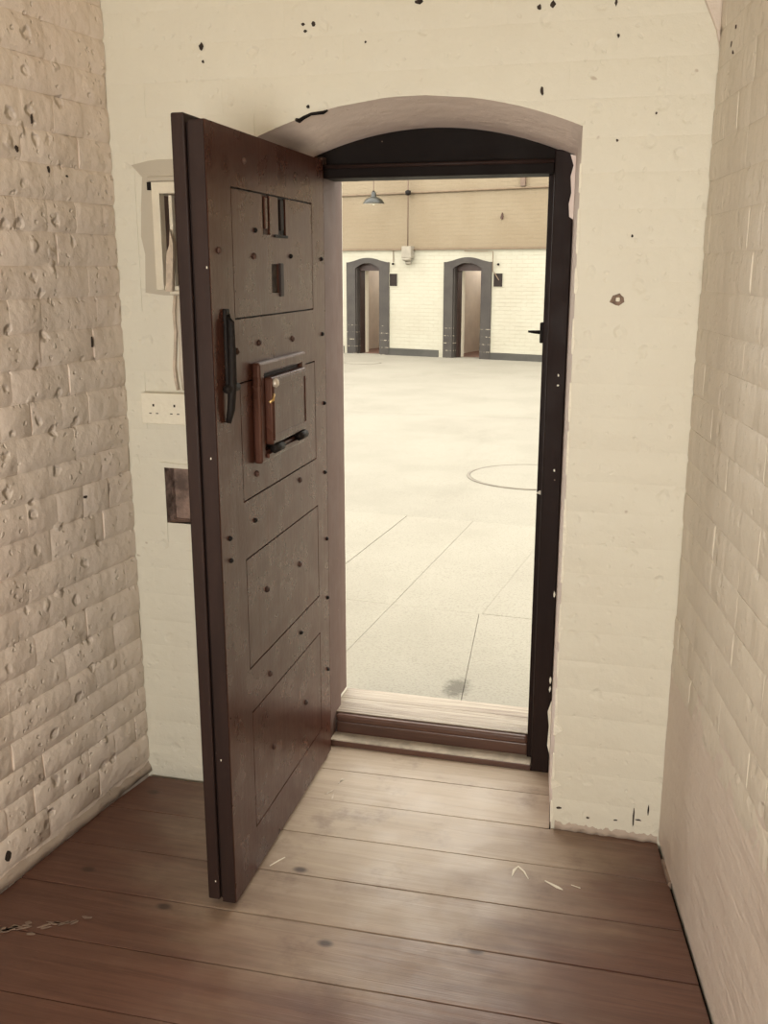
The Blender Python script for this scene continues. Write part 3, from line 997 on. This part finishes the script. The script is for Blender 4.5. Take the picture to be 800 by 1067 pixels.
# local: x right, z up
obj('frame_rail', MB().box(-0.020, 0.004, -0.012, 0.020, 0.0, 0.298), 'white_wood', fb, 0.002)
obj('side_lining', MB().box(0.001, 0.0035, 0.021, 0.099, 0.013, 0.262), 'box_inside', fb)
obj('frame_rail', MB().box(0.0, 0.19, -0.012, 0.10, 0.266, 0.298), 'white_wood', fb, 0.002)
obj('frame_rail', MB().box(0.18, 0.20, -0.012, 0.10, 0.0, 0.264), 'white_wood', fb, 0.002)
obj('frame_rail', MB().box(0.0, 0.18, -0.004, 0.10, 0.0, 0.012), 'white_wood', fb, 0.002)
obj('back_panel', MB().box(0.0, 0.18, 0.100, 0.108, 0.0, 0.28), 'box_inside', fb)
obj('inner_slat', MB().box(0.026, 0.036, 0.0, 0.018, 0.012, 0.262), 'white_wood', fb, 0.001)
obj('top_lip', MB().box(-0.030, 0.20, -0.016, 0.002, 0.299, 0.312), 'patch', fb, 0.003)
obj('corner_clip', MB().box(-0.034, -0.022, -0.010, 0.002, 0.276, 0.298), 'iron', fb, 0.001)

bt = obj('broken_batten', MB().prism([(0.0, 0.0), (0.020, 0.0), (0.028, 0.09), (0.030, 0.135), (0.022, 0.172), (0.018, 0.130), (0.008, 0.105)], -0.014, -0.002), 'raw_wood', loc=(0.166, -0.012, 1.556), bevel=0.001)
tag(bt, 'splintered pale batten standing in front of the meter recess', 'batten')
cb = obj('conduit_clip', MB().box(-0.012, 0.034, -0.012, 0.0, -0.004, 0.004), 'white_wood', loc=(0.186, -0.004, 1.553), bevel=0.001)
tag(cb, 'small pale wooden peg under the splintered batten', 'peg')
for nm_, pts, r_, mt, lb in (
        ('electric_cable', [(0.201, -0.011, 1.545), (0.198, -0.013, 1.47), (0.202, -0.013, 1.40), (0.199, -0.013, 1.33), (0.206, -0.013, 1.272)], 0.0085, 'cable', 'grey cable running straight down into the twin socket'),
        ('bell_wire', [(0.186, -0.008, 1.545), (0.181, -0.010, 1.50), (0.183, -0.010, 1.44), (0.178, -0.010, 1.38), (0.176, -0.016, 1.34), (0.178, -0.014, 1.30), (0.181, -0.009, 1.272)], 0.005, 'raw_wood', 'thin kinked wire hanging beside the grey cable')):
    tag(obj(nm_, MB().tube(pts, r_, 8), mt, smooth=True), lb, 'cable')

sk_ = link('twin_socket', None, None, (0.147, 0.0, 1.218))
tag(sk_, 'white twin electric socket on the wall behind the open door', 'socket')
pb = MB().box(-0.071, 0.071, -0.030, -0.003, -0.043, 0.043)
obj('back_box', pb, 'plastic', sk_, 0.003)
obj('face_plate', MB().box(-0.074, 0.074, -0.038, -0.031, -0.046, 0.046), 'plastic', sk_, 0.003)
for cxs in (-0.034, 0.034):
    for dx, dz, w_, h_ in ((0.0, 0.010, 0.0040, 0.0075), (-0.011, -0.014, 0.0058, 0.0028), (0.011, -0.014, 0.0058, 0.0028)):
        obj('pin_slot', MB().box(cxs + dx - w_ / 2 - .001, cxs + dx + w_ / 2 + .001, -0.0384, -0.0378, dz - h_ / 2, dz + h_ / 2), 'hole', sk_)

# ================================================================== THE YARD
SLOPE = 0.0175


def gz(y): return 0.088 - SLOPE * (y - 0.6)


ground = MB()
ground.add([(-14, 0.60, gz(.6) - .012), (14, 0.60, gz(.6) - .012), (14, 30, gz(30) - .012), (-14, 30, gz(30) - .012)], [(0, 1, 2, 3)])
ground = obj('ground', ground, 'joint')
tag(ground, 'pale concrete yard paved with flagstones outside the doorway', 'yard', 'structure')
cols = [-2.35, -1.88, -1.41, -0.94, -0.47, -0.03, 0.415, 0.915, 1.38, 1.85, 2.32, 2.79]
rowsy = [0.605, 1.62, 3.40]   # front edges of the flag rows
rg = random.Random(31)


def skew(x, y, row):
    if abs(x - 0.915) < 0.01:                 # this joint kinks where the two rows meet
        return x + 0.023 - 0.098 * (y - 0.6) if row == 0 else x - 0.065 + 0.086 * (y - 1.6)
    return x + 0.045 * (y - 1.6)


def slab(q, name='paving_slab', bev=0.0015, mat='concrete'):
    o_ = MB()
    dz = rg.uniform(-.0015, .0015)
    n_ = len(q)
    vs = [(x, y, gz(y) - .03) for x, y in q] + [(x, y, gz(y) + dz) for x, y in q]
    o_.add(vs, [tuple(range(n_ - 1, -1, -1)), tuple(range(n_, 2 * n_))] + [(i, (i + 1) % n_, n_ + (i + 1) % n_, n_ + i) for i in range(n_)])
    return obj(name, o_, 'bay' if name == 'concrete_bay' else 'concrete', ground, bev)


for j in range(2):
    y0, y1 = rowsy[j] + 0.0008, rowsy[j + 1] - 0.0008
    for i in range(len(cols) - 1):
        a, b = cols[i] + 0.0009, cols[i + 1] - 0.0009
        tl = -0.06
        q = []
        for x, y in ((a, y0), (b, y0), (b, y1), (a, y1)):
            q.append((skew(x, y, j), y + (tl * (x - 0.6) if y > 0.7 else 0.0)))
        slab(q)
# wide concrete bays beyond
bayx = [-13.5, -8.0, -3.6, 0.9, 5.4, 9.5, 13.5]
bayy = [None, 8.6, 14.0, 27.5]
for j in range(3):
    for i in range(len(bayx) - 1):
        a, b = bayx[i] + 0.002, bayx[i + 1] - 0.002
        if j == 0:
            ya = lambda x: 3.40 - 0.06 * (x - 0.6) + 0.0008
            q = [(a, ya(a)), (b, ya(b)), (b, 8.596), (a, 8.596)]
        else:
            q = [(a, bayy[j] + .002), (b, bayy[j] + .002), (b, bayy[j + 1] - .002), (a, bayy[j + 1] - .002)]
        slab(q, 'concrete_bay')
# flat apron either side of the near flags
for a, b in ((-13.5, -2.42), (2.86, 13.5)):
    q = [(a, 0.607), (b, 0.607), (b, 3.40 - 0.06 * (b - 0.6) - .004), (a, 3.40 - 0.06 * (a - 0.6) - .004)]
    slab(q, 'concrete_bay')


def manhole(cx_, cy_, rad, label):
    root = link('manhole_cover', None, None, (cx_, cy_, gz(cy_) + 0.0015), (-math.atan(SLOPE), 0, 0))
    tag(root, label, 'manhole cover')
    M.setdefault('rim', plain('worn_iron_rim', (0.17, 0.145, 0.11), 0.6))
    o_ = MB()
    seg = 48
    vs = []
    for rr_, z in ((rad * 1.045, 0), (rad * 1.04, .004), (rad * 1.0, .004), (rad * .995, 0)):
        vs += [(rr_ * math.cos(k * 2 * math.pi / seg), rr_ * math.sin(k * 2 * math.pi / seg), z) for k in range(seg)]
    o_.add(vs, [(i * seg + k, i * seg + (k + 1) % seg, (i + 1) * seg + (k + 1) % seg, (i + 1) * seg + k) for i in range(3) for k in range(seg)])
    obj('rim', o_, 'rim', root)
    obj('lid', MB().lathe([(rad * 0.985, 0.0), (rad * 0.982, 0.003)], seg), 'bay', root)


manhole(0.71, 5.05, 0.52, 'round concrete lid in a thin iron ring in the yard paving')
manhole(-3.9, 16.05, 0.36, 'small round lid in front of the far doorways')

# ---- far wall across the yard
FM = frame_matrix((-2.131, 17.887, -0.225), (math.cos(math.radians(-16.1)), math.sin(math.radians(-16.1))))
# local z = height above yard at the wall
Z0 = 0.225
doors = [(-2.772, -2.147), (-0.360, 0.298)]
niches = [(-1.905, -1.712, 1.255 + Z0, 1.515 + Z0), (0.556, 0.756, 1.265 + Z0, 1.528 + Z0)]
DT = 1.575 + Z0
wfar = MB().holed(-11, 12, -0.5, 5.2, 0.0, 0.42, [(a, b, -0.01, DT + .16) for a, b in doors])
wall_far = obj('wall_far', wfar, 'far_wall', mw=FM)
tag(wall_far, 'long yard wall painted cream below and ochre above, with cell doorways', 'wall', 'structure')
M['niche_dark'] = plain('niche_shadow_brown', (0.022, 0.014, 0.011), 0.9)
for a, b, c, d in niches:
    nb = MB().holed(a - .012, b + .012, c - .012, d + .012, -0.012, 0.0, [(a, b, c, d)])
    obj('niche_rim', nb, 'far_wall', wall_far)
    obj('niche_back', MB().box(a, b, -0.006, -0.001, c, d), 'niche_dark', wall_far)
segs = [(-11, -3.09), (-2.0, -0.69), (0.455, 12)]
for a, b in segs:
    obj('skirting', MB().box(a, b, -0.02, 0.0, -0.06, 0.155), 'skirting', wall_far, 0.004)


def far_door(a, b, ia):
    c = (a + b) / 2
    so, si = (1.09 / 2), (b - a) / 2
    root = link('trim_%d' % ia, None, None, None, None, FM @ Matrix.Translation((c, 0, 0)))
    lab = {2: 'arched dark grey painted door surround below the pendant lamp', 3: 'arched dark grey door surround beside the niche with hanging wire'}.get(ia, 'arched dark grey door surround further along the yard wall')
    tag(root, lab, 'door surround', 'structure')
    sh = 1.755 + Z0
    ap = 1.85 + Z0
    sp_ = 1.625 + Z0
    outer = []
    for i in range(13):
        x = so - 2 * so * i / 12
        k = max(0.0, math.cos(x / (so * 0.78) * math.pi / 2)) if abs(x) < so * 0.78 else 0.0
        outer.append((x, sh + (ap - sh) * k))
    inner = [(-si + 2 * si * i / 10, sp_ + 0.115 * (1 - (2 * i / 10 - 1) ** 2)) for i in range(11)]
    # two legs and an arched head, built as one shape in strips
    m = MB()
    m.box(-so, -si, -0.03, 0.0, -0.05, sp_)
    m.box(si, so, -0.03, 0.0, -0.05, sp_)
    xs = [-so, -so * .9] + [x for x, _ in inner] + [so * .9, so]

    def zo(x):
        return sh + (ap - sh) * (max(0.0, math.cos(x / (so * 0.78) * math.pi / 2)) if abs(x) < so * 0.78 else 0.0)

    def zi(x):
        return sp_ if abs(x) >= si - 1e-6 else sp_ + 0.115 * (1 - (x / si) ** 2)
    for i in range(len(xs) - 1):
        p, q = xs[i], xs[i + 1]
        m.prism([(p, zi(p)), (q, zi(q)), (q, zo(q)), (p, zo(p))], -0.03, 0.0)
    obj('surround', m, 'surround', root)
    # reveal linings, arched head board, frame
    obj('reveal_lining', MB().box(-si - .002, -si + .03, 0.0, 0.12, -0.01, DT + .15), 'surround', root)
    obj('reveal_lining', MB().box(si - .03, si + .002, 0.0, 0.12, -0.01, DT + .15), 'surround', root)
    obj('head_board', MB().box(-si + .002, si - .002, 0.10, 0.16, DT, DT + .159), 'far_dark', root)
    obj('frame_post', MB().box(-si, -si + .05, 0.122, 0.30, -0.01, DT), 'far_dark', root)
    obj('frame_post', MB().box(si - .04, si, 0.122, 0.30, -0.01, DT), 'far_dark', root)
    obj('inner_edge', MB().box(-si + .0, -si + .052, 0.302, 0.44, -0.01, DT), 'plastic', root)
    # the cell behind: five surfaces of a small room
    cell = link('cell_interior', None, None, None, None, FM @ Matrix.Translation((c, 0.44, 0)))
    lab2 = {2: 'bare pinkish cell seen through the doorway below the pendant lamp', 3: 'bare pinkish cell seen through the doorway beside the niche with hanging wire'}.get(ia, 'bare cell behind a doorway further along the yard wall')
    tag(cell, lab2, 'room', 'structure')
    obj('side_wall', MB().box(-0.75, -0.68, 0.0, 1.9, -0.02, 2.5), 'far_room', cell)
    obj('side_wall', MB().box(0.68, 0.75, 0.0, 1.9, -0.02, 2.5), 'far_room', cell)
    obj('back_wall', MB().holed(-0.75, 0.75, -0.02, 2.5, 1.9, 2.0, [(-0.35, 0.35, 1.9, 2.3)]), 'far_room', cell)
    obj('cell_floor', MB().box(-0.75, 0.75, -0.2, 2.0, -0.04, 0.004), 'far_floor', cell)
    obj('cell_ceiling', MB().box(-0.75, 0.75, 0.0, 2.0, 2.5, 2.56), 'far_room', cell)
    obj('front_lining', MB().holed(-0.75, 0.75, -0.02, 2.5, -0.012, 0.0, [(-si, si, -1, DT + .001)]), 'far_room', cell)


for q, (a, b) in enumerate(doors):
    far_door(a, b, q + 2)

# conduits and fittings on the far wall


def far_obj(name, mb, mat, label, cat, group=None, smooth=False, bevel=0.0):
    o_ = obj(name, mb, mat, mw=FM, smooth=smooth, bevel=bevel)
    tag(o_, label, cat, None, group)
    return o_


far_obj('wall_ledge', MB().box(-11, 12, -0.05, -0.001, 2.225, 2.262), 'conduit_ochre', 'brown ledge where the cream and ochre paint of the far wall meet', 'ledge', bevel=0.004)
far_obj('horizontal_conduit', MB().tube([(-11, -0.025, 3.385), (12, -0.025, 3.385)], 0.022, 8), 'conduit_ochre', 'painted conduit running along the ochre part of the far wall', 'conduit', smooth=True)
vc = far_obj('vertical_conduit', MB().tube([(-1.397, -0.115, 4.6), (-1.397, -0.115, 2.31)], 0.013, 8), 'conduit_dark', 'thin vertical conduit dropping to the grey junction box', 'conduit', smooth=True)
cj = obj('conduit_joint', MB().lathe([(0.02, -0.055), (0.055, -0.04), (0.06, 0.03), (0.02, 0.05)], 14, (-1.397, -0.115, 3.385)), 'iron', vc, smooth=True)
jb = link('junction_box', None, None, None, None, FM @ Matrix.Translation((-1.41, 0, 2.03)))
tag(jb, 'grey metal junction box with domed light below the vertical conduit', 'junction box')
obj('box_body', MB().box(-0.115, 0.115, -0.16, -0.002, 0.03, 0.275), 'grey_box', jb, 0.012)
obj('box_foot', MB().lathe([(0.10, 0.03), (0.105, -0.01), (0.07, -0.03)], 16, (0.0, -0.12, 0)), 'grey_box', jb, smooth=True)
obj('dome', MB().lathe([(0.055, -0.03), (0.07, -0.06), (0.055, -0.095), (0.015, -0.11)], 14, (0.01, -0.09, 0)), 'grey_box', jb, smooth=True)
bw = far_obj('bell_pull', MB().tube([(-1.809, -0.012, 2.22), (-1.806, -0.012, 1.98)], 0.009, 6), 'conduit_ochre', 'short wire with a dark knob hanging above the niche by the junction box', 'bell pull')
obj('knob', MB().lathe([(0.02, -0.02), (0.028, 0.0), (0.02, 0.02)], 10, (-1.806, -0.035, 1.945)), 'iron', bw, smooth=True)
far_obj('bell_wire', MB().tube([(-0.10, -0.045, 2.20), (0.33, -0.045, 2.19), (0.545, -0.045, 2.185), (0.548, -0.045, 1.80), (0.60, -0.045, 1.75), (0.69, -0.045, 1.62)], 0.009, 6), 'conduit_ochre', 'looping wire running above the arched doorway and down into its niche', 'wire')
far_obj('wall_peg', MB().lathe([(0.02, -0.02), (0.028, 0.0), (0.02, 0.02)], 10, (0.655, -0.02, 1.93)), 'iron', 'dark peg above the niche with the looping wire', 'peg', smooth=True)
far_obj('pipe_stub', MB().box(1.10, 1.20, -0.06, -0.001, 3.42, 4.6), 'conduit_dark', 'brown downpipe end above the conduit on the ochre wall', 'pipe')
far_obj('wall_hook', MB().prism([(0.68, 2.82), (0.72, 2.80), (0.735, 2.86), (0.715, 2.93), (0.695, 2.88)], -0.04, -0.001), 'rust', 'small rusty hook alone on the ochre wall', 'hook')

# pendant lamp hung from a wall bracket
lamp = link('pendant_lamp', None, None, None, None, FM @ Matrix.Translation((-1.97, -0.55, 2.93 + Z0)))
tag(lamp, 'green-grey enamel pendant lamp hanging in front of the ochre wall', 'lamp')
obj('shade', MB().lathe([(0.225, 0.0), (0.215, 0.03), (0.17, 0.09), (0.09, 0.13), (0.055, 0.145), (0.05, 0.22), (0.02, 0.26), (0.02, 0.20), (0.045, 0.14), (0.08, 0.118), (0.16, 0.078), (0.205, 0.022), (0.218, 0.0)], 28), 'enamel', lamp, smooth=True)
obj('shade_lining', MB().lathe([(0.217, -0.001), (0.204, 0.021), (0.159, 0.076), (0.08, 0.115)], 28), 'enamel_in', lamp, smooth=True)
obj('bulb', MB().lathe([(0.01, -0.03), (0.035, -0.01), (0.04, 0.02), (0.02, 0.07)], 12), 'enamel_in', lamp, smooth=True)
obj('cord', MB().tube([(0, 0, 0.25), (0, 0, 1.40)], 0.010, 6), 'conduit_dark', lamp)
obj('bracket', MB().tube([(0, 0, 1.40), (0, 0.2, 1.45), (0, 0.549, 1.45)], 0.018, 8), 'iron', lamp, smooth=True)
# added fill lamps brighten the far cells from unseen window openings
for q, (a, b) in enumerate(doors):
    mt_ = FM @ Matrix.Translation(((a + b) / 2, 0.44 + 1.86, 2.1))
    p_ = mt_.translation
    area_light('far_cell_fill', p_, (math.radians(90 - 35), 0, math.radians(-16.1 + 180)), 0.66, 0.36, 13, (1.0, 0.94, 0.84))
